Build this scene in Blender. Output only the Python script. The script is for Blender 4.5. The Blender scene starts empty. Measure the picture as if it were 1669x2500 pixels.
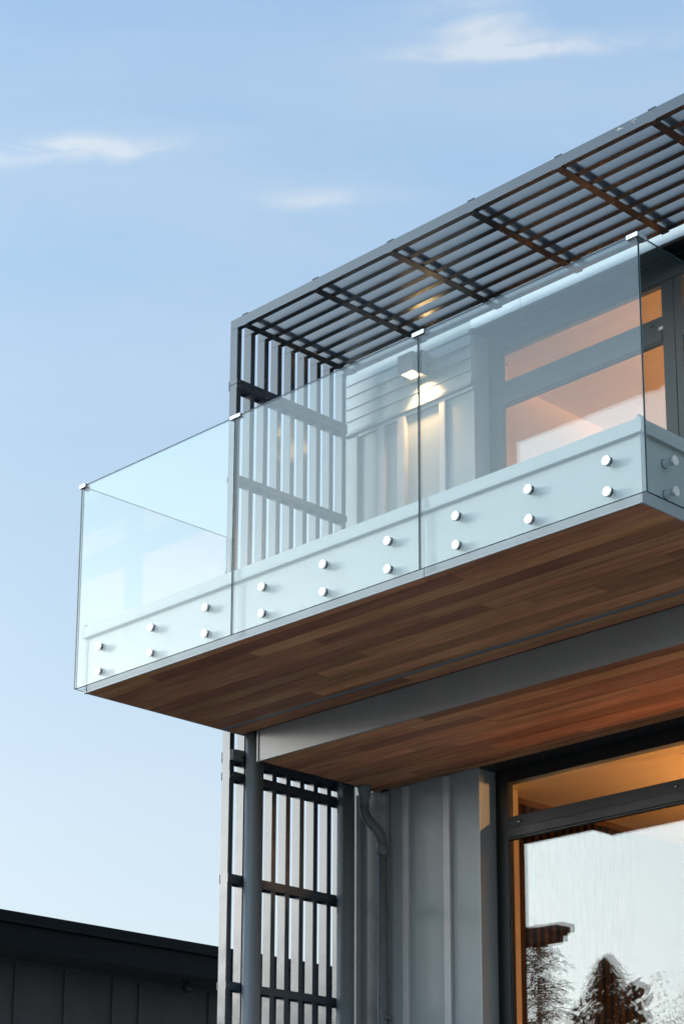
import bpy, bmesh, math, random
from mathutils import Vector, Matrix
random.seed(7)
S = bpy.context.scene
COL = S.collection
R = math.radians

# ------------------------------------------------------------------ camera
cam = bpy.data.cameras.new('camera')
camo = bpy.data.objects.new('camera', cam)
COL.objects.link(camo)
S.camera = camo
cam.sensor_fit = 'HORIZONTAL'
cam.sensor_width = 36.0
cam.lens = 5026.34 / 1669 * 36
cam.shift_x = 0.0
cam.shift_y = (1908.44 - 1250) / 1669
cam.clip_start = 0.1
cam.clip_end = 3000
YAW, PIT, ROL = R(45.448), R(15.0525), R(0.2273)
fw = Vector((-math.sin(YAW) * math.cos(PIT), math.cos(YAW) * math.cos(PIT), math.sin(PIT)))
rt = Vector((math.cos(YAW), math.sin(YAW), 0))
up = rt.cross(fw)
rt2 = rt * math.cos(ROL) + up * math.sin(ROL)
up2 = up * math.cos(ROL) - rt * math.sin(ROL)
m = Matrix(((rt2.x, up2.x, -fw.x), (rt2.y, up2.y, -fw.y), (rt2.z, up2.z, -fw.z)))
camo.matrix_world = Matrix.Translation((10.1735, -7.6026, -3.9892)) @ m.to_4x4()

S.render.engine = 'CYCLES'
S.cycles.max_bounces = 10
S.cycles.diffuse_bounces = 4
S.cycles.glossy_bounces = 5
S.cycles.transparent_max_bounces = 40
S.cycles.sample_clamp_indirect = 6
S.view_settings.view_transform = 'Standard'
S.view_settings.look = 'None'
S.view_settings.exposure = 0.0
S.view_settings.gamma = 1.0
S.view_settings.use_curve_mapping = False

# ------------------------------------------------------------------ node helpers
class NT:
    def __init__(self, tree):
        self.t = tree
    def n(self, typ, **kw):
        nd = self.t.nodes.new(typ)
        for k, v in kw.items():
            setattr(nd, k, v)
        return nd
    def put(self, sock, v):
        if hasattr(v, 'is_linked'):
            self.t.links.new(v, sock)
        elif v is not None:
            sock.default_value = v
    def math(self, op, a, b=None, c=None, clamp=False):
        nd = self.n('ShaderNodeMath', operation=op, use_clamp=clamp)
        self.put(nd.inputs[0], a); self.put(nd.inputs[1], b)
        if c is not None: self.put(nd.inputs[2], c)
        return nd.outputs[0]
    def dot(self, a, v):
        nd = self.n('ShaderNodeVectorMath', operation='DOT_PRODUCT')
        self.put(nd.inputs[0], a); self.put(nd.inputs[1], v)
        return nd.outputs['Value']
    def mix(self, fac, a, b, blend='MIX'):
        nd = self.n('ShaderNodeMix', data_type='RGBA', blend_type=blend)
        self.put(nd.inputs[0], fac); self.put(nd.inputs[6], a); self.put(nd.inputs[7], b)
        return nd.outputs[2]
    def ramp(self, fac, stops, interp='LINEAR'):
        nd = self.n('ShaderNodeValToRGB')
        cr = nd.color_ramp; cr.interpolation = interp
        while len(cr.elements) < len(stops): cr.elements.new(0.5)
        for e, (p, c) in zip(cr.elements, stops):
            e.position = p; e.color = (c[0], c[1], c[2], 1) if len(c) == 3 else c
        self.put(nd.inputs[0], fac)
        return nd.outputs[0]
    def noise(self, vec, scale, detail=4, rough=0.5, w=None):
        nd = self.n('ShaderNodeTexNoise')
        if w is not None:
            nd.noise_dimensions = '4D'; self.put(nd.inputs['W'], w)
        if vec is not None: self.put(nd.inputs['Vector'], vec)
        nd.inputs['Scale'].default_value = scale
        nd.inputs['Detail'].default_value = detail
        nd.inputs['Roughness'].default_value = rough
        return nd.outputs[0]
    def mapping(self, vec, scale=(1, 1, 1), loc=(0, 0, 0)):
        nd = self.n('ShaderNodeMapping')
        self.put(nd.inputs['Vector'], vec)
        nd.inputs['Scale'].default_value = scale
        nd.inputs['Location'].default_value = loc
        return nd.outputs[0]
    def mrange(self, v, a, b, c, d):
        nd = self.n('ShaderNodeMapRange')
        self.put(nd.inputs[0], v)
        for i, x in enumerate((a, b, c, d)): nd.inputs[i + 1].default_value = x
        return nd.outputs[0]

# ------------------------------------------------------------------ world: evening sky
SUN_AZ = (-0.870, -0.493)            # towards the low western glow, behind-left of the camera
SUN_EL = R(9)
sd = Vector((SUN_AZ[0], SUN_AZ[1], 0)).normalized() * math.cos(SUN_EL)
SUN = Vector((sd.x, sd.y, math.sin(SUN_EL)))
W = bpy.data.worlds.new('World')
S.world = W
W.use_nodes = True
t = NT(W.node_tree)
W.node_tree.nodes.clear()
wout = t.n('ShaderNodeOutputWorld')
sky = t.n('ShaderNodeTexSky', sky_type='NISHITA', sun_disc=False)
sky.sun_elevation = SUN_EL   # low evening sun
sky.sun_rotation = math.atan2(SUN.x, SUN.y) % (2 * math.pi)
bg1 = t.n('ShaderNodeBackground'); bg1.inputs[1].default_value = 0.05
t.put(bg1.inputs[0], sky.outputs[0])
tc = t.n('ShaderNodeTexCoord').outputs['Generated']
sep = t.n('ShaderNodeSeparateXYZ'); t.put(sep.inputs[0], tc)
z = sep.outputs[2]
grad = t.ramp(t.math('MAXIMUM', z, 0.0), [(0.0, (0.70, 0.79, 0.84)), (0.14, (0.70, 0.79, 0.845)),
        (0.25, (0.60, 0.73, 0.86)), (0.36, (0.50, 0.66, 0.84)), (0.48, (0.415, 0.60, 0.825)), (0.6, (0.34, 0.53, 0.80)), (1.0, (0.18, 0.31, 0.58))])
# broad dusk glow round the set sun
cs = t.dot(tc, tuple(SUN))
GL = Vector((-0.78, -0.62, 0.12)).normalized()
cs = t.dot(tc, tuple(GL))
g1 = t.math('POWER', t.math('MAXIMUM', cs, 0.0), 4.0)
glow = t.math('MULTIPLY_ADD', g1, 5.0, 1.0)
gcol = t.ramp(t.math('MAXIMUM', z, 0.0), [(0.0, (0.98, 0.98, 0.95)), (0.18, (0.92, 0.95, 0.95)), (0.29, (0.88, 0.95, 0.95)), (0.38, (0.46, 0.56, 0.61)), (0.5, (0.29, 0.41, 0.51)), (1.0, (0.11, 0.22, 0.40))])
gl = t.n('ShaderNodeVectorMath', operation='SCALE'); t.put(gl.inputs[0], gcol); t.put(gl.inputs['Scale'], t.math('MULTIPLY', g1, 5.2))
ga = t.n('ShaderNodeVectorMath', operation='ADD'); t.put(ga.inputs[0], grad); t.put(ga.inputs[1], gl.outputs[0])
base = ga.outputs[0]
# wisps of cloud
def basis(d):
    d = Vector(d).normalized()
    a = Vector((-d.y, d.x, 0)).normalized() * -1     # to the right when looking along d
    e = a.cross(d)
    return d, a, e
cl = None
def cloud(d, su, sv, tilt, w, amp, thr):
    global cl
    d, a, e = basis(d)
    u = t.dot(tc, tuple(a)); v = t.dot(tc, tuple(e)); f = t.dot(tc, tuple(d))
    nn = t.noise(t.mapping(tc, (1, 1, 1)), 14, 3, 0.5, w=w + 9)
    v = t.math('ADD', v, t.math('MULTIPLY', u, -tilt))
    v = t.math('ADD', v, t.math('MULTIPLY', t.math('SUBTRACT', nn, 0.5), sv * 1.6))
    gu = t.math('DIVIDE', u, su); gv = t.math('DIVIDE', v, sv)
    # crisper lower edge, wispy upper one
    gvl = t.math('MULTIPLY', t.math('MINIMUM', gv, 0.0), 1.9)
    gvu = t.math('MAXIMUM', gv, 0.0)
    r2 = t.math('ADD', t.math('MULTIPLY', gu, gu), t.math('ADD', t.math('MULTIPLY', gvl, gvl), t.math('MULTIPLY', gvu, gvu)))
    mk = t.math('EXPONENT', t.math('MULTIPLY', r2, -1.0))
    cv = t.n('ShaderNodeCombineXYZ')
    t.put(cv.inputs[0], t.math('MULTIPLY', u, 1.0)); t.put(cv.inputs[1], t.math('MULTIPLY', v, 2.6)); t.put(cv.inputs[2], w * 1.0)
    n1 = t.n('ShaderNodeTexNoise'); t.put(n1.inputs['Vector'], cv.outputs[0])
    n1.inputs['Scale'].default_value = 30; n1.inputs['Detail'].default_value = 6; n1.inputs['Roughness'].default_value = 0.5
    n1.inputs['Distortion'].default_value = 0.7
    val = t.math('MULTIPLY', mk, t.mrange(n1.outputs[0], thr - 0.03, thr + 0.40, 0.18, 1.10))
    val = t.math('MULTIPLY', val, t.math('GREATER_THAN', f, 0.0))
    val = t.math('MULTIPLY', val, amp)
    cl = val if cl is None else t.math('ADD', cl, val)
cloud((-0.5283, 0.6324, 0.5665), 0.050, 0.0060, 0.005, 1.3, 1.5, 0.36)
cloud((-0.5390, 0.6160, 0.5740), 0.024, 0.0150, -0.12, 2.3, 0.9, 0.36)
cloud((-0.6880, 0.5000, 0.5262), 0.044, 0.0080, 0.13, 3.7, 1.3, 0.36)
cloud((-0.6187, 0.5957, 0.5122), 0.034, 0.0060, 0.03, 5.2, 0.65, 0.36)
veil = t.mrange(t.noise(t.mapping(tc, (3, 3, 14)), 1.6, 5, 0.55), 0.42, 0.78, 0.0, 0.22)
cl = t.math('ADD', cl, veil)
cloudcol = t.n('ShaderNodeVectorMath', operation='SCALE'); cloudcol.inputs[0].default_value = (0.74, 0.80, 0.86)
t.put(cloudcol.inputs['Scale'], glow)
base = t.mix(t.math('MINIMUM', cl, 0.85), base, cloudcol.outputs[0])
bg2 = t.n('ShaderNodeBackground'); t.put(bg2.inputs[0], base); bg2.inputs[1].default_value = 0.90
ad = t.n('ShaderNodeAddShader')
W.node_tree.links.new(bg1.outputs[0], ad.inputs[0]); W.node_tree.links.new(bg2.outputs[0], ad.inputs[1])
W.node_tree.links.new(ad.outputs[0], wout.inputs[0])

sun = bpy.data.lights.new('sun', 'SUN'); sun.energy = 1.6; sun.angle = R(11); sun.color = (1.0, 0.98, 0.96)
suno = bpy.data.objects.new('sun', sun); COL.objects.link(suno)
suno.rotation_euler = SUN.to_track_quat('Z', 'Y').to_euler()
suno.location = (-20, -20, 12)

# ------------------------------------------------------------------ materials
def mat(name, col, rough=0.5, metal=0.0, var=0.06, scale=8, bump=0.0, bscale=200, stretch=(1, 1, 1), spec=0.5, rvar=0.08):
    mt = bpy.data.materials.new(name); mt.use_nodes = True
    t = NT(mt.node_tree); p = mt.node_tree.nodes['Principled BSDF']
    co = t.mapping(t.n('ShaderNodeTexCoord').outputs['Object'], stretch)
    oi = t.n('ShaderNodeObjectInfo').outputs['Random']
    w = t.math('MULTIPLY', oi, 17.0)
    n = t.noise(co, scale, 5, 0.6, w=w)
    f = t.mrange(n, 0.25, 0.75, 1 - var, 1 + var)
    vs = t.n('ShaderNodeVectorMath', operation='SCALE'); vs.inputs[0].default_value = col; t.put(vs.inputs['Scale'], f)
    t.put(p.inputs['Base Color'], vs.outputs[0])
    n2 = t.noise(co, scale * 3.1, 4, 0.6, w=w)
    t.put(p.inputs['Roughness'], t.mrange(n2, 0.3, 0.7, max(rough - rvar, 0.02), rough + rvar))
    p.inputs['Metallic'].default_value = metal
    p.inputs['Specular IOR Level'].default_value = spec
    if bump:
        b = t.n('ShaderNodeBump'); b.inputs['Strength'].default_value = bump; b.inputs['Distance'].default_value = 0.002
        t.put(b.inputs['Height'], t.noise(co, bscale, 3, 0.6, w=w)); t.put(p.inputs['Normal'], b.outputs[0])
    return mt

M = {}
M['slat_paint'] = mat('powder_coated_slat', (0.047, 0.060, 0.075), 0.20, var=0.06, scale=3, spec=1.0, rvar=0.05)
M['deck_metal'] = mat('folded_deck_cladding', (0.47, 0.515, 0.53), 0.38, var=0.05, scale=4, bump=0.05, bscale=90)
M['beam_metal'] = mat('beam_cladding', (0.33, 0.325, 0.315), 0.42, var=0.07, scale=3, bump=0.05, bscale=120)
M['post_paint'] = mat('post_paint', (0.20, 0.225, 0.235), 0.36, var=0.05, scale=3)
M['wall_paint'] = mat('painted_cladding', (0.345, 0.38, 0.385), 0.60, var=0.06, scale=3, bump=0.25, bscale=260)
M['rough_paint'] = mat('sawn_timber_paint', (0.25, 0.265, 0.27), 0.7, var=0.16, scale=9, bump=0.9, bscale=60, stretch=(6, 6, 0.5))
M['board_paint'] = mat('weatherboard_paint', (0.42, 0.47, 0.47), 0.5, var=0.03, scale=3, bump=0.08, bscale=120)
M['frame'] = mat('window_frame_coating', (0.015, 0.0165, 0.0165), 0.42, var=0.08, scale=6, spec=0.35)
M['dark_trim'] = mat('dark_trim', (0.02, 0.02, 0.021), 0.5, var=0.1)
M['pipe'] = mat('downpipe_coating', (0.19, 0.205, 0.215), 0.30, var=0.06, scale=4)
M['batten_paint'] = mat('batten_paint', (0.52, 0.52, 0.52), 0.65, var=0.08, scale=14, bump=0.6, bscale=180)
M['trim_white'] = mat('pale_trim', (0.62, 0.72, 0.74), 0.4, var=0.03)
M['steel'] = mat('brushed_stainless', (0.82, 0.83, 0.84), 0.24, metal=1.0, var=0.04, scale=60)
M['rubber'] = mat('black_gasket', (0.02, 0.02, 0.022), 0.6)
M['black_roof'] = mat('dark_roof_metal', (0.006, 0.008, 0.011), 0.55, var=0.1, spec=0.12)
M['dark_wall'] = mat('dark_stained_wall', (0.06, 0.053, 0.052), 0.7, var=0.18, scale=2, bump=0.3)
M['lamp_grey'] = mat('lamp_body_paint', (0.16, 0.18, 0.19), 0.45)
M['cream'] = mat('interior_plaster', (0.82, 0.72, 0.52), 0.8, var=0.02)
M['floor_int'] = mat('interior_floor', (0.25, 0.17, 0.10), 0.5)
M['paving'] = mat('concrete_paving', (0.27, 0.255, 0.235), 0.85, var=0.14, scale=0.7, bump=0.3, bscale=40)
M['grass'] = mat('grass', (0.045, 0.075, 0.03), 0.9, var=0.4, scale=0.6, bump=0.6, bscale=20)
M['bark'] = mat('bark', (0.09, 0.065, 0.045), 0.9, var=0.3, scale=6, bump=0.7, bscale=20, stretch=(1, 1, .3))
M['conifer'] = mat('conifer_needles', (0.03, 0.045, 0.02), 0.7, var=0.4, scale=1.5)
M['leaf'] = mat('shrub_leaves', (0.07, 0.09, 0.035), 0.6, var=0.4, scale=1.5)
M['sticker'] = mat('white_label', (0.75, 0.75, 0.72), 0.5)
M['far_white'] = mat('far_house_paint', (0.16, 0.13, 0.11), 0.7)

def wood(name, cols, rough=0.45):
    mt = bpy.data.materials.new(name); mt.use_nodes = True
    t = NT(mt.node_tree); p = mt.node_tree.nodes['Principled BSDF']
    oi = t.n('ShaderNodeObjectInfo').outputs['Random']
    tc = t.n('ShaderNodeTexCoord').outputs['Object']
    w = t.math('MULTIPLY', oi, 53.0)
    gr = t.noise(t.mapping(tc, (1.1, 26, 26)), 2.2, 7, 0.62, w=w)
    fine = t.noise(t.mapping(tc, (6, 190, 190)), 2.0, 4, 0.6, w=w)
    broad = t.noise(t.mapping(tc, (0.7, 5, 5)), 1.6, 2, 0.5, w=w)
    f = t.math('ADD', t.math('MULTIPLY', gr, 0.7), t.math('MULTIPLY', broad, 0.45))
    c1 = t.ramp(f, [(0.38, cols[0]), (0.56, cols[1]), (0.75, cols[2])])
    # each board has its own tone
    tone = t.mrange(t.math('FRACT', t.math('MULTIPLY', oi, 7.31)), 0, 1, 0.66, 1.34)
    vs = t.n('ShaderNodeVectorMath', operation='SCALE'); t.put(vs.inputs[0], c1); t.put(vs.inputs['Scale'], t.math('MULTIPLY', tone, t.mrange(fine, .3, .7, .8, 1.15)))
    hs = t.n('ShaderNodeHueSaturation'); t.put(hs.inputs['Color'], vs.outputs[0])
    t.put(hs.inputs['Hue'], t.mrange(t.math('FRACT', t.math('MULTIPLY', oi, 3.77)), 0, 1, 0.492, 0.508))
    t.put(p.inputs['Base Color'], hs.outputs[0])
    t.put(p.inputs['Roughness'], t.mrange(gr, .3, .7, rough - .08, rough + .15))
    p.inputs['Specular IOR Level'].default_value = 0.35
    b = t.n('ShaderNodeBump'); b.inputs['Strength'].default_value = 0.35; b.inputs['Distance'].default_value = 0.001
    t.put(b.inputs['Height'], fine); t.put(p.inputs['Normal'], b.outputs[0])
    return mt
M['cedar'] = wood('oiled_cedar', [(0.26, 0.102, 0.046), (0.52, 0.215, 0.098), (0.70, 0.34, 0.17)])
M['slat_wood'] = wood('interior_timber', [(0.03, 0.013, 0.006), (0.042, 0.019, 0.008), (0.055, 0.026, 0.011)], 0.7)
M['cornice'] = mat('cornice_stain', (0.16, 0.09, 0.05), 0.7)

def glass(name, tint, refl, r0=0.05, gain=1.0, power=5.0, bump=0.0):
    """sheet glass: clear body with Fresnel reflection on each face"""
    mt = bpy.data.materials.new(name); mt.use_nodes = True
    t = NT(mt.node_tree); mt.node_tree.nodes.clear()
    out = t.n('ShaderNodeOutputMaterial')
    tr = t.n('ShaderNodeBsdfTransparent'); tr.inputs[0].default_value = (*tint, 1)
    gl = t.n('ShaderNodeBsdfGlossy'); gl.inputs['Color'].default_value = (*refl, 1); gl.inputs['Roughness'].default_value = 0.0
    lw = t.n('ShaderNodeLayerWeight'); lw.inputs['Blend'].default_value = 0.5
    fac = t.math('POWER', lw.outputs['Facing'], power)
    fac = t.math('MULTIPLY', t.math('MULTIPLY_ADD', fac, 1 - r0, r0), gain, clamp=True)
    if bump:
        b = t.n('ShaderNodeBump'); b.inputs['Strength'].default_value = bump; b.inputs['Distance'].default_value = 0.01
        t.put(b.inputs['Height'], t.noise(t.n('ShaderNodeTexCoord').outputs['Object'], 1.3, 1, 0.4))
        t.put(gl.inputs['Normal'], b.outputs[0])
    mx = t.n('ShaderNodeMixShader')
    t.put(mx.inputs[0], fac); t.t.links.new(tr.outputs[0], mx.inputs[1]); t.t.links.new(gl.outputs[0], mx.inputs[2])
    t.t.links.new(mx.outputs[0], out.inputs[0])
    return mt
M['glass'] = glass('toughened_glass', (0.945, 0.962, 0.95), (0.90, 0.955, 0.97), 0.045, 1.1)
M['window_glass'] = glass('window_glass', (0.97, 0.98, 0.98), (0.95, 1.0, 1.0), 0.05, 1.0, bump=0.007)
def edge_glass():
    mt = bpy.data.materials.new('glass_edge'); mt.use_nodes = True
    p = mt.node_tree.nodes['Principled BSDF']
    t = NT(mt.node_tree)
    n = t.noise(t.mapping(t.n('ShaderNodeTexCoord').outputs['Object'], (1, 1, 3)), 4, 3, .5)
    t.put(p.inputs['Base Color'], t.ramp(n, [(.3, (0.012, 0.05, 0.06)), (.7, (0.03, 0.10, 0.115))]))
    p.inputs['Roughness'].default_value = 0.12
    return mt
M['glass_edge'] = edge_glass()
def emit(name, col, st):
    mt = bpy.data.materials.new(name); mt.use_nodes = True
    p = mt.node_tree.nodes['Principled BSDF']
    p.inputs['Emission Color'].default_value = (*col, 1); p.inputs['Emission Strength'].default_value = st
    p.inputs['Base Color'].default_value = (0.8, 0.8, 0.8, 1)
    return mt
M['lamp_glow'] = emit('lamp_diffuser', (1.0, 0.68, 0.36), 14.0)
M['bulb'] = emit('warm_bulb', (1.0, 0.6, 0.25), 8.0)

# ------------------------------------------------------------------ geometry helpers
def empty(name, loc, label, cat, group=None):
    o = bpy.data.objects.new(name, None); COL.objects.link(o)
    o.location = loc; o.empty_display_size = 0.2
    o['label'] = label; o['category'] = cat
    if group: o['group'] = group
    return o
def wpos(o):
    v = Vector(o.location)
    while o.parent: o = o.parent; v += Vector(o.location)
    return v
def link(name, me, loc, parent=None, label=None):
    o = bpy.data.objects.new(name, me); COL.objects.link(o)
    if parent is not None:
        o.parent = parent; o.location = Vector(loc) - wpos(parent)
    else:
        o.location = loc
    if label: o['label'] = label
    return o
_cache = {}
def boxmesh(name, dx, dy, dz, mt, bev=0.0, mt2=None, ax=None):
    key = (name, round(dx, 5), round(dy, 5), round(dz, 5), mt.name, bev, mt2.name if mt2 else '', ax)
    if key in _cache: return _cache[key]
    bm = bmesh.new(); bmesh.ops.create_cube(bm, size=1)
    for v in bm.verts: v.co = Vector((v.co.x * dx, v.co.y * dy, v.co.z * dz))
    if mt2:
        for f in bm.faces:
            if abs(f.normal['xyz'.index(ax)]) < 0.5: f.material_index = 1
    if bev: bmesh.ops.bevel(bm, geom=bm.edges[:], offset=bev, segments=1 if bev < 0.002 else 2, affect='EDGES', profile=0.6)
    me = bpy.data.meshes.new(name); bm.to_mesh(me); bm.free(); me.materials.append(mt)
    if mt2: me.materials.append(mt2)
    _cache[key] = me
    return me
def box(name, x0, x1, y0, y1, z0, z1, mt, parent=None, bev=0.0, label=None, mt2=None, ax=None):
    me = boxmesh(name, x1 - x0, y1 - y0, z1 - z0, M[mt], bev, M[mt2] if mt2 else None, ax)
    return link(name, me, ((x0 + x1) / 2, (y0 + y1) / 2, (z0 + z1) / 2), parent, label)
def mesh(name, verts, faces, mt, parent=None, label=None, smooth=False, origin=None):
    vs = [Vector(v) for v in verts]
    if origin is None:
        origin = Vector((sum(v.x for v in vs), sum(v.y for v in vs), sum(v.z for v in vs))) / len(vs)
    me = bpy.data.meshes.new(name)
    me.from_pydata([tuple(v - Vector(origin)) for v in vs], [], faces); me.materials.append(M[mt])
    bm = bmesh.new(); bm.from_mesh(me); bmesh.ops.recalc_face_normals(bm, faces=bm.faces); bm.to_mesh(me); bm.free()
    if smooth:
        for p in me.polygons: p.use_smooth = True
    return link(name, me, origin, parent, label)
def extrude(name, prof, axis, a, b, mt, parent=None, label=None):
    """profile (list of 2D points) extruded along axis"""
    def P(u, v, w): return {'x': (w, u, v), 'y': (u, w, v), 'z': (u, v, w)}[axis]
    n = len(prof)
    vs = [P(u, v, a) for u, v in prof] + [P(u, v, b) for u, v in prof]
    fs = [list(range(n)), list(range(2 * n - 1, n - 1, -1))] + [[i, (i + 1) % n, n + (i + 1) % n, n + i] for i in range(n)]
    return mesh(name, vs, fs, mt, parent, label)
def tube(name, pts, rad, mt, parent=None, seg=24, label=None, cap=True):
    """rings along a path; rad = number or list"""
    pts = [Vector(p) for p in pts]; n = len(pts)
    rad = [rad] * n if not isinstance(rad, (list, tuple)) else rad
    vs = []; fs = []
    prev = None
    for i, p in enumerate(pts):
        d = (pts[min(i + 1, n - 1)] - pts[max(i - 1, 0)]).normalized()
        a = d.orthogonal() if prev is None else (prev - d * prev.dot(d))
        a.normalize(); prev = a; b = d.cross(a)
        for k in range(seg):
            th = 2 * math.pi * k / seg
            vs.append(p + (a * math.cos(th) + b * math.sin(th)) * rad[i])
    for i in range(n - 1):
        for k in range(seg):
            fs.append([i * seg + k, i * seg + (k + 1) % seg, (i + 1) * seg + (k + 1) % seg, (i + 1) * seg + k])
    if cap: fs += [list(range(seg)), list(range((n - 1) * seg, n * seg))]
    o = mesh(name, vs, fs, mt, parent, label)
    for p in o.data.polygons:
        if len(p.vertices) == 4: p.use_smooth = True
    return o
def smoothpath(pts, k=8):
    pts = [Vector(p) for p in pts]; out = []
    for i in range(len(pts) - 1):
        p0 = pts[max(i - 1, 0)]; p1 = pts[i]; p2 = pts[i + 1]; p3 = pts[min(i + 2, len(pts) - 1)]
        for j in range(k):
            s = j / k
            out.append(0.5 * ((2 * p1) + (p2 - p0) * s + (2 * p0 - 5 * p1 + 4 * p2 - p3) * s * s + (3 * p1 - p0 - 3 * p2 + p3) * s ** 3))
    out.append(pts[-1]); return out

GZ = -5.6       # ground level
# ------------------------------------------------------------------ ground
me = bpy.data.meshes.new('ground'); bm = bmesh.new()
bmesh.ops.create_grid(bm, x_segments=60, y_segments=60, size=900)
for v in bm.verts:
    r = math.hypot(v.co.x, v.co.y)
    v.co.z = GZ - 0.02 + (0 if r < 70 else (math.sin(v.co.x * .011) + math.cos(v.co.y * .013)) * min((r - 70) / 200, 1) * 1.5)
bm.to_mesh(me); bm.free(); me.materials.append(M['grass'])
g = link('ground', me, (0, 0, 0)); g['kind'] = 'structure'
pv = box('bounce_paving', -9, 16, -16, 14, GZ - 0.1, GZ + 0.02, 'paving'); pv['kind'] = 'structure'  # unseen pale paving, added to bounce light up onto the soffits

# ------------------------------------------------------------------ the house body
Y = 2.53; XR = 7.0; YB = 9.0; ZR = 3.10
house = empty('house', (0, Y, GZ), 'grey clad two storey house with a lit room behind each tall window', 'house')
H = house
YI = 2.95
LX1, LX2 = 1.192, 1.168
# lower storey wall left of the window, floor band, upper wall left of the window, strip over the upper window
box('wall', -0.081, 1.212, Y, 2.791, GZ, -0.252, 'wall_paint', H)
box('wall', -0.081, XR, Y, YI, -0.252, 0.42, 'wall_paint', H)
box('wall', -0.081, 1.212, Y, 2.791, 0.42, ZR, 'wall_paint', H)
box('wall', 1.212, XR, Y, YI, 3.017, ZR, 'wall_paint', H)
box('wall', 5.4, XR, Y, YI, GZ, -0.252, 'wall_paint', H)
box('wall', 5.4, XR, Y, YI, 0.42, 3.017, 'wall_paint', H)
box('wall', 1.212, 5.4, Y, YI, GZ, -2.75, 'wall_paint', H)
box('wall', -0.081, 0.05, 2.792, YB, GZ, ZR, 'wall_paint', H)
box('wall', XR - 0.15, XR, YI, YB, GZ, ZR, 'wall_paint', H)
box('wall', 0.05, XR - 0.15, YB - 0.15, YB, GZ, ZR, 'wall_paint', H)
box('roof', -0.10, XR + 0.1, Y + 0.004, YB + 0.1, ZR, ZR + 0.12, 'dark_trim', H)
# interior shells
for zc, zf in ((-0.315, -2.75), (2.90, 0.42)):
    box('ceiling', 0.9, XR - 0.15, YI, YB - 0.15, zc, zc + 0.12, 'cream', H)
    box('floor', 0.05, XR - 0.15, YI, YB - 0.15, zf - 0.1, zf, 'floor_int', H)
    box('interior_wall', 0.90, 0.985, YI, YB - 0.15, zf, zc, 'cream', H)
    box('interior_wall', 0.985, XR - 0.15, 6.9, 7.0, zf, zc, 'cream', H)
# cornice + vertical timber slats along the left interior wall
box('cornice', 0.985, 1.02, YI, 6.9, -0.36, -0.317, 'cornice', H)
for k in range(17):
    y0 = 2.98 + k * 0.085
    box('timber_slat', 0.985, 1.025, y0, y0 + 0.045, -2.74, -0.365, 'slat_wood', H)
box('slat_backing', 0.985, 0.992, YI, 4.44, -2.75, -0.36, 'slat_wood', H)
box('interior_panel', 0.985, 1.03, 4.442, 6.9, -2.75, -0.362, 'slat_wood', H)
# inner jamb linings that catch the room light
box('jamb_lining', 0.985, LX1, 2.792, 2.95, -2.75, -0.315, 'cream', H)
box('jamb_lining', 0.985, LX2, 2.792, 2.95, 0.42, 2.90, 'cream', H)
box('jamb_lining', 1.212, 5.4, 2.792, 2.95, -0.345, -0.252, 'cream', H)
box('jamb_lining', 1.212, 5.4, 2.792, 2.95, 2.88, 3.017, 'cream', H)

# lower wall battens (each board-and-batten piece its own part)
def batten(x0, x1, z0, z1, mt='batten_paint', pr=0.028, name='batten'):
    return box(name, x0, x1, Y - pr, Y, z0, z1, mt, H, bev=0.0015)
batten(-0.081, 0.012, GZ, -0.252, 'rough_paint', 0.03, 'corner_board')
batten(0.028, 0.076, GZ, -0.252, 'batten_paint', 0.045)
batten(0.172, 0.375, GZ, -0.252, 'rough_paint', 0.022, 'corner_board')
batten(0.508, 0.568, GZ, -0.268)
batten(0.896, 0.955, GZ, -0.268)
box('corner_bead', 1.205, 1.2135, Y - 0.006, Y, GZ, -0.253, 'board_paint', H)
# upper wall: corner board, battens, header trim, ledge, weatherboards
batten(-0.081, 0.058, 0.42, 2.549, 'wall_paint', 0.03, 'corner_board')
batten(0.273, 0.338, 0.42, 2.549, 'batten_paint')
batten(0.482, 0.560, 0.42, 2.549, 'batten_paint', 0.04)
batten(0.893, 0.951, 0.42, 2.549)
box('corner_bead', 1.205, 1.2135, Y - 0.007, Y, 0.42, 2.549, 'board_paint', H)
box('header_trim', 0.058, 1.2135, Y - 0.018, Y, 2.549, 2.576, 'board_paint', H)
extrude('ledge', [(Y, 2.577), (Y - 0.045, 2.577), (Y - 0.045, 2.590), (Y - 0.020, 2.612), (Y, 2.612)], 'x', -0.081, 1.2135, 'wall_paint', H)
zb = [2.614, 2.706, 2.804, 2.906, 3.002, 3.099]
for k in range(5):
    a, b = zb[k], zb[k + 1]
    extrude('weatherboard', [(Y, a), (Y - 0.020, a), (Y - 0.020, a + 0.004), (Y - 0.007, b - 0.0015), (Y, b - 0.0015)], 'x', -0.076, 1.198, 'board_paint', H)
box('top_trim', 1.2, 1.669, Y - 0.014, Y, 3.018, 3.099, 'trim_white', H)
box('top_trim', 1.673, XR, Y - 0.014, Y, 3.018, 3.099, 'trim_white', H)
box('head_flashing', 1.183, 1.232, Y - 0.022, Y - 0.0145, 2.985, 3.022, 'frame', H)
box('dark_head_cover', 1.214, 5.4, Y - 0.004, 2.66, 3.005, 3.017, 'dark_trim', H)
box('dark_head_cover', 1.214, 5.4, Y - 0.002, 2.66, -0.266, -0.2525, 'dark_trim', H)  # dark sheet standing in for the shade under the lower window recess

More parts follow.
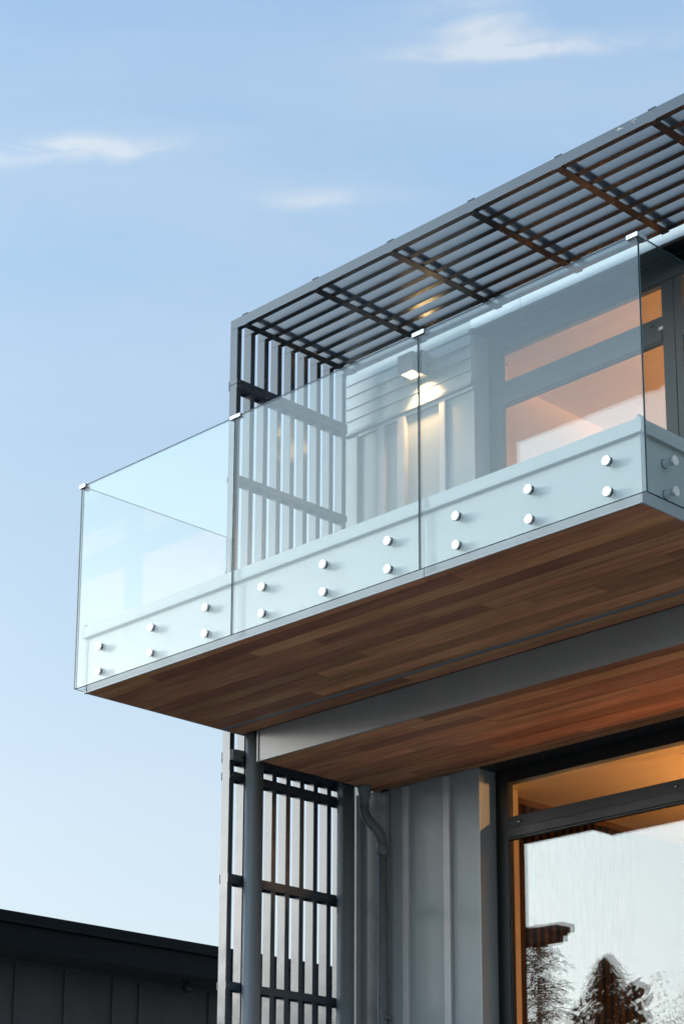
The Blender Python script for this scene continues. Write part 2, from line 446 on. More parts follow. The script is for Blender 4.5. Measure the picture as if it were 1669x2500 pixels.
# ------------------------------------------------------------------ windows (window > frame bars, panes ...)
def window(zt, zr_top, zr_bot, zbot, xr, upper, label):
    w = box('window', 1.214, 1.270, 2.690, 2.790, zbot, zt, 'frame', H, label=label)   # left outer stile is the window's own mesh
    P = w
    F = 'frame'
    yf = 2.668
    ym = 2.702
    box('frame_stile', 1.272, 1.340, yf, ym, zbot, zt - 0.09 if not upper else zt - 0.14, F, P, 0.002)
    box('frame_stile', 1.272, 1.322, ym + 0.001, 2.744, zbot, zt - 0.09 if not upper else zt - 0.14, F, P)
    ztop_open = zt - (0.100 if not upper else 0.158)
    box('frame_head', 1.272, xr + 1.5 if upper else xr, yf + 0.002, ym, ztop_open + 0.012, zt, F, P)
    box('frame_head', 1.272, xr + 1.5 if upper else xr, ym + 0.001, 2.744, ztop_open + 0.040, zt, F, P)
    box('glazing_bead', 1.342, xr, yf + 0.016, yf + 0.028, ztop_open, ztop_open + 0.010, F, P)
    box('glazing_bead', 1.342, xr, yf + 0.008, yf + 0.015, ztop_open + 0.006, ztop_open + 0.0115, F, P)
    # transom rail in two profiles with a groove between them
    mid = (zr_top + zr_bot) / 2 - (0.0 if not upper else 0.01)
    box('transom_rail', 1.342, xr, yf, ym, mid + 0.002, zr_top, F, P, 0.002)
    box('transom_rail', 1.342, xr, yf - 0.014, ym, zr_bot + 0.012, mid - 0.002, F, P, 0.002)
    box('transom_rail', 1.342, xr, yf - 0.004, ym, zr_bot, zr_bot + 0.010, F, P)
    box('transom_rail', 1.323, xr, ym + 0.001, 2.744, zr_bot + 0.035, zr_top - 0.02, F, P)
    for (a, b) in ((zr_top, ztop_open), (zbot, zr_bot)):
        box('glazing_bead', 1.3415, 1.3485, yf + 0.006, yf + 0.022, a, b, F, P)
        box('glazing_bead', 1.3225, 1.3285, ym + 0.004, ym + 0.030, a, b, F, P)
        # insulated pane: two sheets of glass, never quite parallel
        for j, (dy, rz, rx) in enumerate(((0.0, 0.0, 0.0), (0.020, 0.13, -0.07))):
            p = box('pane', 1.302, xr + 0.02, 2.747 + dy, 2.751 + dy, a - 0.02, b + 0.036, 'window_glass', P)
            p.rotation_euler = (R(rx), 0, R(rz))
    return w
w1 = window(-0.255, -0.607, -0.765, -2.75, 5.3, False, 'tall ground level window with an orange lit room behind sky reflections')
for x0 in (1.425, 2.72):
    box('vent_slot', x0, x0 + 0.030, 2.660, 2.668, -0.657, -0.645, 'rubber', w1)
    box('vent_slot', x0 + 0.006, x0 + 0.024, 2.658, 2.660, -0.656, -0.651, 'sticker', w1)
w2 = window(3.004, 2.600, 2.408, 0.42, 2.772, True, 'tall upper window seen through the glass balustrade with peach lit room')
F = 'frame'
box('frame_stile', 2.774, 2.868, 2.664, 2.744, 0.42, 2.845, F, w2, 0.002)
box('frame_stile', 2.873, 2.930, 2.668, 2.744, 0.42, 2.845, F, w2, 0.002)
for (a, b) in ((2.600, 2.83), (0.42, 2.40)):
    box('pane', 2.93, 5.2, 2.747, 2.751, a, b, 'window_glass', w2)
box('transom_rail', 2.932, 5.2, 2.668, 2.744, 2.52, 2.60, F, w2, 0.002)
box('transom_rail', 2.932, 5.2, 2.660, 2.744, 2.40, 2.515, F, w2, 0.002)
box('frame_stile', 5.2, 5.39, 2.668, 2.744, 0.42, 3.0, F, w2)
box('window_label', 2.742, 2.778, 2.664, 2.6665, 2.504, 2.526, 'sticker', w2)
box('catch', 2.672, 2.697, 2.655, 2.668, 2.548, 2.554, 'rubber', w2)

# ------------------------------------------------------------------ soffits, beam (parts of the balcony)
bal = empty('balcony', (2.3, 0.05, -0.03), 'pale metal clad balcony with a cedar boarded underside and deep grey beam', 'balcony')
B = bal
X0, X1, YF = 0.058, 4.5015, 0.044
ZF, ZT = -0.031, 0.417
box('deck', X0 + 0.012, X1 - 0.012, YF + 0.012, Y, -0.012, 0.398, 'dark_trim', B)
box('front_fascia', X0 + 0.014, 3.03, YF, YF + 0.010, ZF, 0.338, 'deck_metal', B)
box('front_fascia', 3.034, X1 - 0.014, YF, YF + 0.010, ZF, 0.338, 'deck_metal', B)
box('side_fascia', X0, X0 + 0.010, YF + 0.014, 1.60, ZF, 0.338, 'deck_metal', B)
box('side_fascia', X1 - 0.010, X1, YF + 0.014, Y, ZF, 0.338, 'deck_metal', B)
# corner covers
for xa, xb in ((X0 - 0.004, X0 + 0.020), (X1 - 0.020, X1 + 0.004)):
    box('corner_cover', xa, xb, YF - 0.004, YF + 0.020, ZF - 0.002, 0.336, 'deck_metal', B, 0.002)
# capping with drip edge
def capprof(sgn, y):
    return [(y, 0.420), (y - sgn * 0.016, 0.414), (y - sgn * 0.016, 0.350), (y - sgn * 0.027, 0.336), (y - sgn * 0.026, 0.333), (y - sgn * 0.010, 0.340), (y + sgn * 0.02, 0.341), (y + sgn * 0.06, 0.405)]
extrude('capping', capprof(1, YF), 'x', X0 - 0.022, 3.030, 'deck_metal', B)
extrude('capping', capprof(1, YF), 'x', 3.033, X1 + 0.020, 'deck_metal', B)
extrude('capping', [(y, z) for y, z in capprof(1, X0)], 'y', YF + 0.02, 1.60, 'deck_metal', B)
extrude('capping', [(y, z) for y, z in capprof(-1, X1)], 'y', YF + 0.02, Y, 'deck_metal', B)
extrude('capping_fold', [(X0 + 0.012, 0.418), (X0 - 0.014, 0.416), (X0 - 0.016, 0.43), (X0 + 0.006, 0.431)], 'y', YF - 0.014, YF + 0.03, 'deck_metal', B)
extrude('capping_fold', [(X1 - 0.012, 0.418), (X1 + 0.010, 0.416), (X1 + 0.004, 0.436), (X1 - 0.006, 0.431)], 'y', YF - 0.014, YF + 0.03, 'deck_metal', B)

def planks(rows, xa, xb, z, forced, thick=0.014):
    for i, (ya, yb) in enumerate(rows):
        cuts = [xa]
        x = xa + random.uniform(0.4, 2.6)
        while x < xb - 0.3:
            cuts.append(x); x += random.uniform(1.5, 3.6)
        cuts.append(xb)
        for f in forced.get(i, []):
            cuts = [c for c in cuts if abs(c - f) > 0.45 or c in (xa, xb)] + [f]
        cuts = sorted(cuts)
        for a, b in zip(cuts[:-1], cuts[1:]):
            dz = random.uniform(-0.0009, 0.0009)
            o = box('plank', a + 0.0005, b - 0.0005, ya + 0.0014, yb - 0.0014, z + dz, z + dz + thick, 'cedar', B)
rows1 = [(YF + 0.012, 0.114)] + [(0.114 + 0.115 * k, 0.229 + 0.115 * k) for k in range(9)] + [(1.149, 1.190)]
rows1b = [(1.236, 1.316), (1.316, 1.380)]
planks(rows1, X0 + 0.011, X1 - 0.011, ZF, {5: [2.96], 6: [3.19], 7: [3.595], 8: [1.64]})
planks(rows1b, X0 + 0.011, X1 - 0.011, ZF, {0: [1.1]})
box('vent_strip', X0 + 0.011, X1 - 0.011, 1.192, 1.234, ZF + 0.002, ZF + 0.010, 'post_paint', B)
rows2 = [(1.402 + 0.1155 * k if k else 1.402, 1.4885 + 0.1155 * k) for k in range(0)]
ys = [1.402] + [1.4885 + 0.1155 * k for k in range(9)] + [2.452]
ys = [y for y in ys if y < 2.45] + [2.452]
rows2 = list(zip(ys[:-1], ys[1:]))
planks(rows2, 0.252, XR - 0.1, -0.251, {3: [1.995], 4: [1.185], 7: [1.60], 2: [1.99], 6: [1.46]})
box('soffit_trim', 0.252, XR - 0.1, 2.454, Y - 0.002, -0.256, -0.238, 'cedar', B)
box('soffit_edge', 0.231, 0.250, 1.402, Y - 0.002, -0.2535, -0.033, 'dark_trim', B)
box('soffit_core', 0.252, XR - 0.1, 1.406, Y - 0.002, -0.234, -0.034, 'dark_trim', B)
box('beam_fascia', 0.2525, 1.4005, 1.382, 1.400, -0.251, -0.034, 'beam_metal', B)
box('beam_fascia', 1.4040, XR - 0.1, 1.382, 1.400, -0.251, -0.034, 'beam_metal', B)
box('joint_cover', 1.4002, 1.4042, 1.379, 1.3815, -0.254, -0.034, 'deck_metal', B)
box('beam_flange', 0.229, 0.246, 1.376, 1.400, -0.254, -0.034, 'beam_metal', B, 0.001)
box('soffit_ledger', 4.51, XR - 0.1, 1.382, Y - 0.002, -0.031, 0.30, 'dark_trim', B)

# ------------------------------------------------------------------ balustrade panels
HG, TG = 1.4, 0.012
ZA, ZB = 0.2293, 0.0638
def cyl_y(name, x, y0, y1, z, r, mt, parent, bev=0.0):
    n = 20
    pr = [(r - bev, y0)] + ([(r, y0 + bev)] if bev else []) + [(r, y1)]
    vs = []; fs = []
    for (rr, yy) in pr:
        for k in range(n):
            a = 2 * math.pi * k / n; vs.append((x + rr * math.cos(a), yy, z + rr * math.sin(a)))
    m_ = len(pr)
    for i in range(m_ - 1):
        for k in range(n): fs.append([i * n + k, i * n + (k + 1) % n, (i + 1) * n + (k + 1) % n, (i + 1) * n + k])
    fs += [list(range(n)), list(range((m_ - 1) * n, m_ * n))]
    o = mesh(name, vs, fs, mt, parent)
    return o
def cyl_x(name, x0, x1, y, z, r, mt, parent):
    n = 20; vs = []; fs = []
    for xx in (x0, x1):
        for k in range(n):
            a = 2 * math.pi * k / n; vs.append((xx, y + r * math.cos(a), z + r * math.sin(a)))
    for k in range(n): fs.append([k, (k + 1) % n, n + (k + 1) % n, n + k])
    fs += [list(range(n)), list(range(n, 2 * n))]
    return mesh(name, vs, fs, mt, parent)
def cap_front(x, zz, p):
    so = cyl_y('standoff', x, TG, YF, zz, 0.0225, 'steel', p)
    cyl_y('cap', x, -0.011, -0.0012, zz, 0.0262, 'steel', so, 0.002)
    cyl_y('gasket', x, -0.0012, 0.0, zz, 0.0250, 'rubber', so)
    cyl_y('gasket', x, TG + 0.0003, TG + 0.003, zz, 0.0250, 'rubber', so)
sx = [0.2537, 0.7663, 1.2799, 1.7823, 2.2955, 2.8042, 3.3103, 3.8148, 4.3246]
pan = [(0.0, 1.5085), (1.5145, 3.0350), (3.0410, 4.5597)]
labs = ['leftmost front glass balustrade panel with clear sky behind it',
        'middle front glass balustrade panel in front of the slatted screen',
        'right front glass balustrade panel ending at the balcony corner']
for i, (a, b) in enumerate(pan):
    p = empty('glass_balustrade', ((a + b) / 2, 0, 0), labs[i], 'glass panel', 'glass panels round the balcony')
    box('pane', a, b, 0.0, TG, 0, HG, 'glass', p, mt2='glass_edge', ax='y')
    for x in sx[3 * i:3 * i + 3]:
        for zz in (ZA, ZB): cap_front(x, zz, p)
p = empty('glass_balustrade', (0, .64, 0), 'far left side glass balustrade panel running back to the screen', 'glass panel', 'glass panels round the balcony')
box('pane', 0.0, TG, TG + 0.004, 1.272, 0, HG, 'glass', p, mt2='glass_edge', ax='x')
for y in (0.33, 0.95):
    for zz in (ZA, ZB):
        so = cyl_x('standoff', TG, X0, y, zz, 0.0225, 'steel', p); cyl_x('cap', -0.010, -0.0005, y, zz, 0.0262, 'steel', so)
XE = 4.5597
p = empty('glass_balustrade', (XE, 1.2, 0), 'side glass balustrade panel turning the corner at the right end of the balcony', 'glass panel', 'glass panels round the balcony')
box('pane', XE - TG, XE, TG + 0.004, 2.45, 0, HG, 'glass', p, mt2='glass_edge', ax='x')
for y in (0.235, 0.95, 1.6, 2.25):
    for zz in (ZA, ZB):
        so = cyl_x('standoff', X1, XE - TG, y, zz, 0.0225, 'steel', p); cyl_x('cap', XE + 0.0005, XE + 0.011, y, zz, 0.0262, 'steel', so)
        cyl_x('gasket', X1, X1 + .003, y, zz, 0.026, 'rubber', so)
# clips
def clip(name, label, parts, screws):
    c = empty(name, ((parts[0][0] + parts[0][1]) / 2, 0, HG), label, 'clip', 'steel clips on the top edge of the balustrade')
    for (a, b, c0, d, e, f) in parts: box('clip_body', a, b, c0, d, e, f, 'steel', c, 0.0015)
    for (x, zz) in screws: cyl_y('screw', x, -0.0118, -0.0095, zz, 0.0035, 'rubber', c)
    return c
zc0, zc1 = HG - 0.018, HG + 0.007
clip('glass_clip', 'small steel clip on the top left corner of the left glass panel',
     [(-0.012, 0.050, -0.010, TG + 0.010, zc0, zc1), (-0.0105, TG + 0.010, TG + 0.0105, 0.055, zc0, zc1)], [(0.034, HG - 0.006)])
clip('glass_clip', 'small steel clip joining the left and middle glass panels at the top',
     [(1.4765, 1.5675, -0.010, TG + 0.010, zc0 + .002, zc1)], [(1.493, HG - 0.006), (1.551, HG - 0.006)])
clip('glass_clip', 'small steel clip joining the middle and right glass panels at the top',
     [(3.000, 3.091, -0.010, TG + 0.010, zc0, zc1)], [(3.017, HG - 0.006), (3.075, HG - 0.006)])
clip('glass_clip', 'l shaped steel clip on the right top corner of the glass balustrade',
     [(4.497, XE + 0.010, -0.010, TG + 0.010, zc0, zc1), (XE - TG - 0.010, XE + 0.0095, TG + 0.0105, 0.072, zc0, zc1)], [(4.514, HG - 0.006)])

# ------------------------------------------------------------------ pergola and slatted screens
XO, XI = -0.023, 0.054
ZP0, ZP1 = 3.008, 3.085
ST, SP, SY = 0.042, 0.132, 1.290
perg = empty('pergola', (2.4, 1.84, ZP0), 'dark slatted metal pergola roof over the balcony with a row of cross straps', 'pergola')
XPE = 6.6
for k in range(9):
    y0 = SY + k * SP
    box('slat', XO + 0.0005, XPE, y0, y0 + ST, ZP0, ZP1, 'slat_paint', perg, 0.0012)
for k in range(9):
    xk = 0.160 + 0.724 * k
    # flat bars under and over the slats, the lower one folded up over the front slat
    box('strap', xk - 0.058, xk, SY - 0.004, SY + 8 * SP + ST + 0.006, ZP0 - 0.0075, ZP0 - 0.0002, 'slat_paint', perg, 0.001)
    box('strap', xk - 0.058, xk, SY - 0.003, SY + 8 * SP + ST + 0.006, ZP1 + 0.0002, ZP1 + 0.0075, 'slat_paint', perg, 0.001)
# chipped paint on the front slat near the right edge
rc = random.Random(4)
for k in range(7):
    cx_, cz_ = 3.56 + rc.uniform(-0.06, 0.07), 3.064 + rc.uniform(-0.012, 0.010)
    w_, h_ = rc.uniform(0.006, 0.020), rc.uniform(0.002, 0.005)
    pts_ = [(cx_ + math.cos(a) * w_ * rc.uniform(.6, 1.2), SY - 0.0012, cz_ + math.sin(a) * h_ * rc.uniform(.6, 1.2)) for a in [j * math.pi / 3 for j in range(6)]]
    back = [(x, SY + 0.0004, z) for x, y, z in pts_]
    mesh('paint_chip', pts_ + back, [list(range(6)), list(range(11, 5, -1))] + [[j, (j + 1) % 6, 6 + (j + 1) % 6, 6 + j] for j in range(6)], 'sticker', perg)
def screw_x(x, y, zz, parent):
    o = link('screw', SCM, (x, y, zz), parent); o.rotation_euler = (0, R(90), 0)
bm = bmesh.new(); bmesh.ops.create_cone(bm, cap_ends=True, segments=10, radius1=0.0055, radius2=0.0042, depth=0.003)
SCM = bpy.data.meshes.new('screw'); bm.to_mesh(SCM); bm.free(); SCM.materials.append(M['pipe'])
for k in range(9):
    for j in (0, 2, 4, 6, 8):
        link('screw', SCM, (0.160 + 0.724 * k - 0.029, SY + j * SP + ST / 2, ZP0 - 0.0090), perg)
def screen(name, z0, z1, rails, label, cat='screen'):
    s = empty(name, (0.015, 1.84, z0), label, cat, 'stacked slatted side screens')
    for k in range(9):
        y0 = SY + k * SP
        box('slat', XO, XI, y0, y0 + ST, z0, z1, 'slat_paint', s, 0.0012)
    for (a, b) in rails:
        box('rail', XI + 0.0002, XI + 0.0065, SY - 0.003, SY + 8 * SP + ST + 0.008, a, b, 'slat_paint', s, 0.001)
        if b - a > 0.03:
            for k in range(0, 9, 2): screw_x(XI + 0.0078, SY + k * SP + ST / 2, (a + b) / 2, s)
        box('rail', XO - 0.0065, XO - 0.0002, SY - 0.003, SY + 8 * SP + ST + 0.008, a, b, 'slat_paint', s, 0.001)
    return s
screen('slatted_screen', 2.5735, ZP0 - 0.0002, [(2.5735, 2.609)], 'top slatted metal side screen folding down from the pergola')
screen('slatted_screen', 0.02, 2.5705, [(2.534, 2.5705), (1.825, 1.872), (1.11, 1.16), (0.42, 0.47)], 'upper slatted metal side screen seen through the glass balustrade')
screen('slatted_screen', -2.6, 0.016, [(-0.230, -0.155), (-0.352, -0.298), (-1.072, -1.010), (-1.790, -1.737), (-2.55, -2.5)], 'lower slatted metal side screen between the round posts')

# ------------------------------------------------------------------ round posts
for (x, y, lb) in ((0.141, 1.441, 'round grey steel post at the end of the beam, in front of the slatted screen'),
                   (0.140, 2.315, 'round grey steel post against the wall beside the downpipe')):
    o = tube('round_post', [(x, y, GZ), (x, y, -3), (x, y, -0.034)], 0.0625, 'post_paint', seg=48, label=lb)
    o['category'] = 'post'; o['group'] = 'round posts under the balcony'
# bracket tying the front post to the screen
br = empty('post_bracket', (0.065, 1.40, -0.19), 'dark curved bracket bolting the front post to the slatted screen', 'bracket')
extrude('bracket_plate', [(0.0608, 1.293), (0.078, 1.300), (0.090, 1.33), (0.096, 1.385), (0.075, 1.40), (0.0608, 1.40)], 'z', -0.222, -0.150, 'post_paint', br)
for zz in (-0.2, -0.245): tube('bolt', [(0.085, 1.372, zz), (0.112, 1.372, zz)], 0.007, 'rubber', br, seg=10)
# ------------------------------------------------------------------ downpipe
dp = empty('downpipe', (0.357, 2.46, GZ), 'dark grey round downpipe with a ribbed swan neck under the soffit', 'downpipe')
top = smoothpath([(0.287, 2.352, -0.250), (0.283, 2.356, -0.275), (0.268, 2.372, -0.325), (0.250, 2.390, -0.365)], 5)
n = len(top)
tube('funnel', top, [0.056 - 0.021 * min(1, (i / (n - 1)) * 1.15) ** 0.8 for i in range(n)], 'pipe', dp, seg=32)
neck = smoothpath([(0.250, 2.390, -0.365), (0.238, 2.402, -0.400), (0.246, 2.412, -0.450), (0.285, 2.430, -0.512), (0.328, 2.447, -0.566), (0.352, 2.457, -0.615), (0.357, 2.460, -0.665)], 26)
n = len(neck)
def rib(i):
    s = i / (n - 1); a = 0.0022 * (math.sin(i * 2 * math.pi / 5.2)) if (s < 0.36 or s > 0.66) else 0.0
    return 0.0350 + a
tube('swan_neck', neck, [rib(i) for i in range(n)], 'pipe', dp, seg=32, )
tube('collar', [(0.357, 2.46, z_) for z_ in (-0.662, -0.664, -0.690, -0.692, -0.697, -0.699, -0.712, -0.7135, -0.722, -0.7235, -0.738, -0.74)],
     [0.0355, 0.038, 0.038, 0.041, 0.041, 0.038, 0.038, 0.041, 0.041, 0.0375, 0.0375, 0.036], 'pipe', dp, seg=32)
tube('pipe', [(0.357, 2.46, -0.735), (0.357, 2.46, -3), (0.357, 2.46, GZ + 0.1)], 0.0345, 'pipe', dp, seg=40)
for zz in (-1.9, -3.4): box('pipe_bracket', 0.315, 0.399, 2.44, 2.508, zz, zz + 0.02, 'pipe', dp)
lb_ = empty('soffit_bracket', (0.33, 2.50, -0.275), 'tiny metal bracket under the soffit next to the downpipe top', 'bracket')
box('bracket_plate', 0.315, 0.375, 2.485, 2.507, -0.272, -0.266, 'rubber', lb_)
box('bracket_tab', 0.318, 0.330, 2.480, 2.500, -0.290, -0.2725, 'steel', lb_)

# ------------------------------------------------------------------ up-and-down wall light
wl = empty('wall_light', (0.748, 2.51, 2.84), 'lit square wall light shining down the weatherboards', 'wall light')
xa, xb, ya, yb, za, zb_ = 0.675, 0.820, 2.300, 2.440, 2.770, 2.914
def frame_box(name, xa, xb, ya, yb, za, zb, th, mt, parent):
    vs = []; fs = []
    for z_ in (za, zb):
        for (x, y) in ((xa, ya), (xb, ya), (xb, yb), (xa, yb)): vs.append((x, y, z_))
        for (x, y) in ((xa + th, ya + th), (xb - th, ya + th), (xb - th, yb - th), (xa + th, yb - th)): vs.append((x, y, z_))
    for k in range(4):
        j = (k + 1) % 4
        fs += [[k, j, 8 + j, 8 + k], [4 + k, 12 + k, 12 + j, 4 + j], [k, 4 + k, 4 + j, j], [8 + k, 8 + j, 12 + j, 12 + k]]
    return mesh(name, vs, fs, mt, parent)
frame_box('lamp_body', xa, xb, ya, yb, za, zb_, 0.012, 'lamp_grey', wl)
frame_box('lamp_rim', xa + 0.0125, xb - 0.0125, ya + 0.0125, yb - 0.0125, za + 0.001, za + 0.012, 0.010, 'steel', wl)
box('diffuser', xa + 0.024, xb - 0.024, ya + 0.024, yb - 0.024, za + 0.010, za + 0.014, 'lamp_glow', wl)
box('lamp_top', xa + 0.0122, xb - 0.0122, ya + 0.0122, yb - 0.0122, zb_ - 0.010, zb_ - 0.002, 'lamp_grey', wl)
box('back_plate', 0.600, 0.790, 2.4405, 2.5095, 2.790, 2.985, 'lamp_grey', wl, 0.002)
def lamp(name, typ, loc, col, e, parent, direc=None, **kw):
    l = bpy.data.lights.new(name, typ); l.energy = e; l.color = col
    for k, v in kw.items(): setattr(l, k, v)
    o = bpy.data.objects.new(name, l); COL.objects.link(o); o.parent = parent; o.location = Vector(loc) - wpos(parent)
    if direc is not None: o.rotation_euler = (-Vector(direc)).to_track_quat('Z', 'Y').to_euler()
    return o
WARM = (1.0, 0.60, 0.27)
lamp('lamp_beam', 'SPOT', (0.748, 2.415, za - 0.003), WARM, 52.0, wl, (0, 0.70, -1), spot_size=R(106), spot_blend=0.9, shadow_soft_size=0.035)

# ------------------------------------------------------------------ room lights
def downlight(x, y, z_, e, label):
    d = empty('downlight', (x, y, z_), label, 'downlight', 'recessed ceiling downlights')
    tube('trim_ring', [(x, y, z_ - 0.006), (x, y, z_ - 0.0005)], 0.05, 'cream', d, seg=24)
    tube('lens', [(x, y, z_ - 0.009), (x, y, z_ - 0.0065)], 0.038, 'bulb', d, seg=24)
    lamp('downlight_beam', 'SPOT', (x, y, z_ - 0.012), (1.0, 0.40, 0.09), e, d, (0, 0, -1), spot_size=R(172), spot_blend=0.5, shadow_soft_size=0.03)
downlight(3.3, 3.25, -0.315, 20, 'recessed ceiling light near the glass in the ground level room')
gm = empty('gimbal_light', (2.57, 3.07, -0.315), 'small tilted ceiling spotlight near the glass of the ground level room', 'spotlight')
tube('lamp_head', [(2.585, 3.075, -0.3155), (2.57, 3.07, -0.325), (2.55, 3.062, -0.335)], [0.03, 0.03, 0.024], 'frame', gm, seg=16)
lamp('spot_beam', 'SPOT', (2.52, 3.05, -0.345), (1.0, 0.48, 0.18), 110, gm, (-1.30, -0.45, -0.21), spot_size=R(26), spot_blend=0.4, shadow_soft_size=0.012)
downlight(4.9, 4.6, -0.315, 150, 'recessed ceiling light in the middle of the ground level room')
downlight(5.1, 4.6, 2.90, 90, 'recessed ceiling light in the upper room')
def pendant(x, y, zc, zl, e, label):  # invented uplight, added out of view to brighten a room's ceiling
    d = empty('fill_pendant', (x, y, zc), label, 'pendant lamp', 'added ceiling uplights in the rooms')
    tube('cord', [(x, y, zc - 0.0005), (x, y, zl + 0.11)], 0.004, 'rubber', d, seg=8)
    bm = bmesh.new(); bmesh.ops.create_uvsphere(bm, u_segments=20, v_segments=12, radius=0.075)
    me = bpy.data.meshes.new('globe'); bm.to_mesh(me); bm.free(); me.materials.append(M['bulb'])
    link('globe', me, (x, y, zl), d)
    bowl = [(0.02, -0.125), (0.09, -0.10), (0.135, -0.04), (0.15, 0.03), (0.147, 0.03), (0.130, -0.035), (0.085, -0.095), (0.02, -0.118)]
    tube('bowl_shade', [(x, y, zl + q) for _, q in bowl], [r for r, _ in bowl], 'frame', d, seg=28, cap=True)
    lamp('ceiling_fill_light', 'SPOT', (x, y, zl + 0.06), (1.0, 0.39, 0.09), e, d, (0, 0, 1), spot_size=R(168), spot_blend=0.25, shadow_soft_size=0.10)
pendant(3.2, 4.0, -0.315, -0.90, 300, 'unseen added bowl uplight brightening the ground level ceiling')
pendant(3.7, 4.7, 2.90, 2.10, 620, 'unseen added bowl uplight brightening the upper room ceiling')

# ------------------------------------------------------------------ neighbouring dark building at lower left
nb = empty('neighbouring_house', (-6, 5, GZ), 'dark low roofed building behind the slatted screen at the lower left', 'house')
N0, N1 = 0.6, 13.0
box('wall', -9.5, -5.482, N0 + 0.3, N1, GZ, -0.60, 'dark_wall', nb)
box('soffit', -5.482, -5.012, N0, N1, -0.617, -0.600, 'dark_wall', nb)
box('fascia', -5.012, -5.0, N0, N1, -0.622, -0.398, 'black_roof', nb)
box('gutter', -5.06, -4.965, N0, N1, -0.396, -0.352, 'black_roof', nb, 0.004)
box('roof_edge', -5.06, -4.985, N0, N1, -0.350, -0.285, 'black_roof', nb, 0.004)
box('roof', -9.8, -5.062, N0, N1, -0.45, -0.300, 'black_roof', nb)
for yb_ in (2.96, 3.537, 4.113, 4.69, 5.02, 5.92, 6.5, 7.1, 7.7, 8.3):
    box('batten', -5.482, -5.462, yb_, yb_ + 0.048, GZ, -0.655, 'dark_wall', nb)
box('eave_trim', -5.482, -5.470, N0 + 0.3, N1, -0.652, -0.6175, 'dark_wall', nb)
cm = empty('eave_spotlight', (-5.23, 5.43, -0.62), 'small black spotlight hanging under the dark eave', 'spotlight')
tube('mount', [(-5.23, 5.43, -0.6175), (-5.23, 5.43, -0.628), (-5.23, 5.43, -0.640)], [0.055, 0.05, 0.02], 'rubber', cm, seg=16)
tube('spot_head', [(-5.23, 5.40, -0.655), (-5.225, 5.41, -0.675), (-5.21, 5.43, -0.72), (-5.205, 5.435, -0.735)], [0.025, 0.045, 0.045, 0.035], 'rubber', cm, seg=16)

# ------------------------------------------------------------------ things across the garden, seen mirrored in the lower window
def conifer(x, y, h, rad, seed, droop, label, n=3600, pw=0.8):
    rnd = random.Random(seed)
    tr = empty('conifer_tree', (x, y, GZ), label, 'tree', 'garden trees')
    tube('trunk', smoothpath([(x, y, GZ), (x + .05, y, GZ + h * .5), (x, y + .03, GZ + h * .97)], 5), [0.20 * (1 - i / 11) + 0.015 for i in range(11)], 'bark', tr, seg=8)
    vs = []; fs = []
    nb_ = int(n / 26)
    for b in range(nb_):
        f = (b + rnd.random()) / nb_
        f = 0.12 + 0.88 * f
        az = rnd.uniform(0, 2 * math.pi); z0 = GZ + h * f
        L = rad * (1 - f) ** pw * rnd.uniform(0.30, 1.20) * (1 + 0.35 * math.sin(az * 2 + f * 17)) + 0.12
        dx, dy = math.cos(az), math.sin(az)
        # thin branch
        q = []
        for s in range(6):
            s_ = s / 5
            q.append(Vector((x + dx * L * s_, y + dy * L * s_, z0 + L * (0.35 * s_ - droop * s_ * s_))))
        for s in range(5):
            a, c = q[s], q[s + 1]; k = len(vs); wv = Vector((0, 0, 0.012)); sv = Vector((-dy, dx, 0)) * 0.012
            vs += [a - wv, a + wv, c + wv, c - wv, a - sv, a + sv, c + sv, c - sv]; fs += [[k, k + 1, k + 2, k + 3], [k + 4, k + 5, k + 6, k + 7]]
        for j in range(26):
            s_ = rnd.random() ** 0.8; i0 = min(int(s_ * 5), 4); a = q[i0].lerp(q[i0 + 1], s_ * 5 - i0)
            a = a + Vector((rnd.gauss(0, .05), rnd.gauss(0, .05), rnd.gauss(-.03, .06)))
            l = rnd.uniform(0.06, 0.20); ang = rnd.uniform(-1.4, 1.4)
            d = Vector((dx + ang * -dy, dy + ang * dx, rnd.uniform(-1.5, 0.3))).normalized() * l
            wv = Vector((rnd.uniform(-1, 1), rnd.uniform(-1, 1), rnd.uniform(-1, 1))).normalized() * rnd.uniform(0.012, 0.035)
            k = len(vs); vs += [a - wv, a + wv, a + d]; fs.append([k, k + 1, k + 2])
    me = bpy.data.meshes.new('crown'); o = Vector((x, y, GZ + h * .5))
    me.from_pydata([tuple(Vector(v) - o) for v in vs], [], fs); me.materials.append(M['conifer'])
    link('crown', me, o, tr)
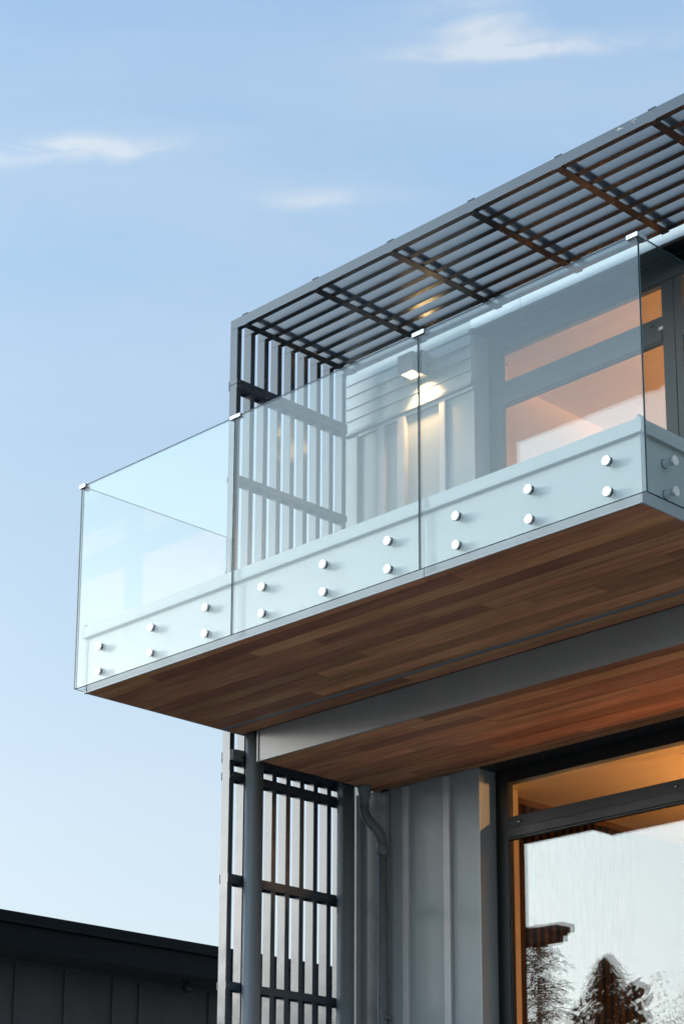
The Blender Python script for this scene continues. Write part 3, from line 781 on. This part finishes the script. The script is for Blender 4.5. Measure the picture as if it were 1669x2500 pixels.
def shrubtree(x, y, h, rad, seed, label, n=5000):
    rnd = random.Random(seed)
    tr = empty('leafy_tree', (x, y, GZ), label, 'tree', 'garden trees')
    tube('trunk', smoothpath([(x, y, GZ), (x + .1, y, GZ + h * .3), (x, y, GZ + h * .8)], 5), [0.16 * (1 - i / 12) + 0.01 for i in range(11)], 'bark', tr, seg=8)
    vs = []; fs = []
    stems = [(rnd.uniform(-rad, rad), rnd.uniform(-rad, rad), rnd.uniform(0.75, 1.0)) for _ in range(26)]
    for j in range(n):
        sx_, sy_, sh = stems[j % len(stems)]
        f = rnd.random() ** 0.7
        p = Vector((x + sx_ * f + rnd.gauss(0, .13), y + sy_ * f + rnd.gauss(0, .13), GZ + h * (0.3 + (sh - 0.3) * f)))
        d = Vector((rnd.uniform(-1, 1), rnd.uniform(-1, 1), rnd.uniform(-.4, 1))).normalized() * rnd.uniform(.07, .16)
        wv = Vector((rnd.uniform(-1, 1), rnd.uniform(-1, 1), rnd.uniform(-1, 1))).normalized() * .022
        k = len(vs); vs += [p, p + d * .5 + wv, p + d, p + d * .5 - wv]; fs.append([k, k + 1, k + 2, k + 3])
    me = bpy.data.meshes.new('crown'); o = Vector((x, y, GZ + h * .5))
    me.from_pydata([tuple(Vector(v) - o) for v in vs], [], fs); me.materials.append(M['leaf'])
    link('crown', me, o, tr)
YT = 5.4 - 45
conifer(-33.9, YT, 15.0, 5.0, 3, 0.45, 'tall drooping conifer mirrored at the left of the lower window', 16000)
conifer(-30.9, YT, 13.6, 3.4, 5, 1.1, 'weeping conifer mirrored in the middle of the lower window', 34000, 0.55)
shrubtree(-28.5, YT, 13.0, 1.1, 8, 'loose leafy tree mirrored at the right of the lower window')
shrubtree(-29.0, YT - 2, 11.2, 1.3, 9, 'smaller leafy tree mirrored between the conifer and the loose leafy tree')
fh = empty('far_house', (-18, -18, GZ), 'dark house across the garden with a cantilevered roof, seen only mirrored', 'house')
box('wall', -27, -20.5, -24, -17.6, GZ, 2.2, 'far_white', fh)
box('roof', -27.5, -20.2, -25, -17.02, 2.21, 2.45, 'far_white', fh)
box('canopy', -25, -14.1, -17.0, -16.6, 3.40, 3.55, 'far_white', fh)
box('canopy_beam', -25, -14.25, -16.97, -16.63, 3.24, 3.398, 'far_white', fh)

# belt of garden trees closing the view behind the camera, reads as one mass
rnd = random.Random(21)
vs = []; fs = []
for k in range(58):
    az = R(-28 + 2.35 * k)                      # measured from -Y towards -X
    d = rnd.uniform(50, 58); cx, cy = -math.sin(az) * d, -math.cos(az) * d
    h = rnd.uniform(10.6, 13.6); rx = rnd.uniform(2.2, 3.6)
    for j in range(900):
        th = rnd.uniform(0, 2 * math.pi); f = rnd.random() ** 0.5
        zz = rnd.random()
        w_ = rx * (0.35 + 0.65 * math.sin(math.pi * min(zz * 0.85 + 0.15, 1))) * f * rnd.uniform(.8, 1.1)
        p = Vector((cx + math.cos(th) * w_, cy + math.sin(th) * w_, GZ + h * zz))
        a = Vector((rnd.uniform(-1, 1), rnd.uniform(-1, 1), rnd.uniform(-1, 1))).normalized() * rnd.uniform(.12, .34)
        b = Vector((rnd.uniform(-1, 1), rnd.uniform(-1, 1), rnd.uniform(-1, 1))).normalized() * rnd.uniform(.12, .34)
        q = len(vs); vs += [tuple(p - a), tuple(p + b), tuple(p + a), tuple(p - b)]; fs.append([q, q + 1, q + 2, q + 3])
me = bpy.data.meshes.new('tree_belt'); me.from_pydata(vs, [], fs); me.materials.append(M['conifer'])
tb = link('tree_belt', me, (0, 0, 0)); tb['kind'] = 'stuff'
tb['label'] = 'belt of dark garden trees across the road, seen only mirrored in the window'; tb['category'] = 'trees'
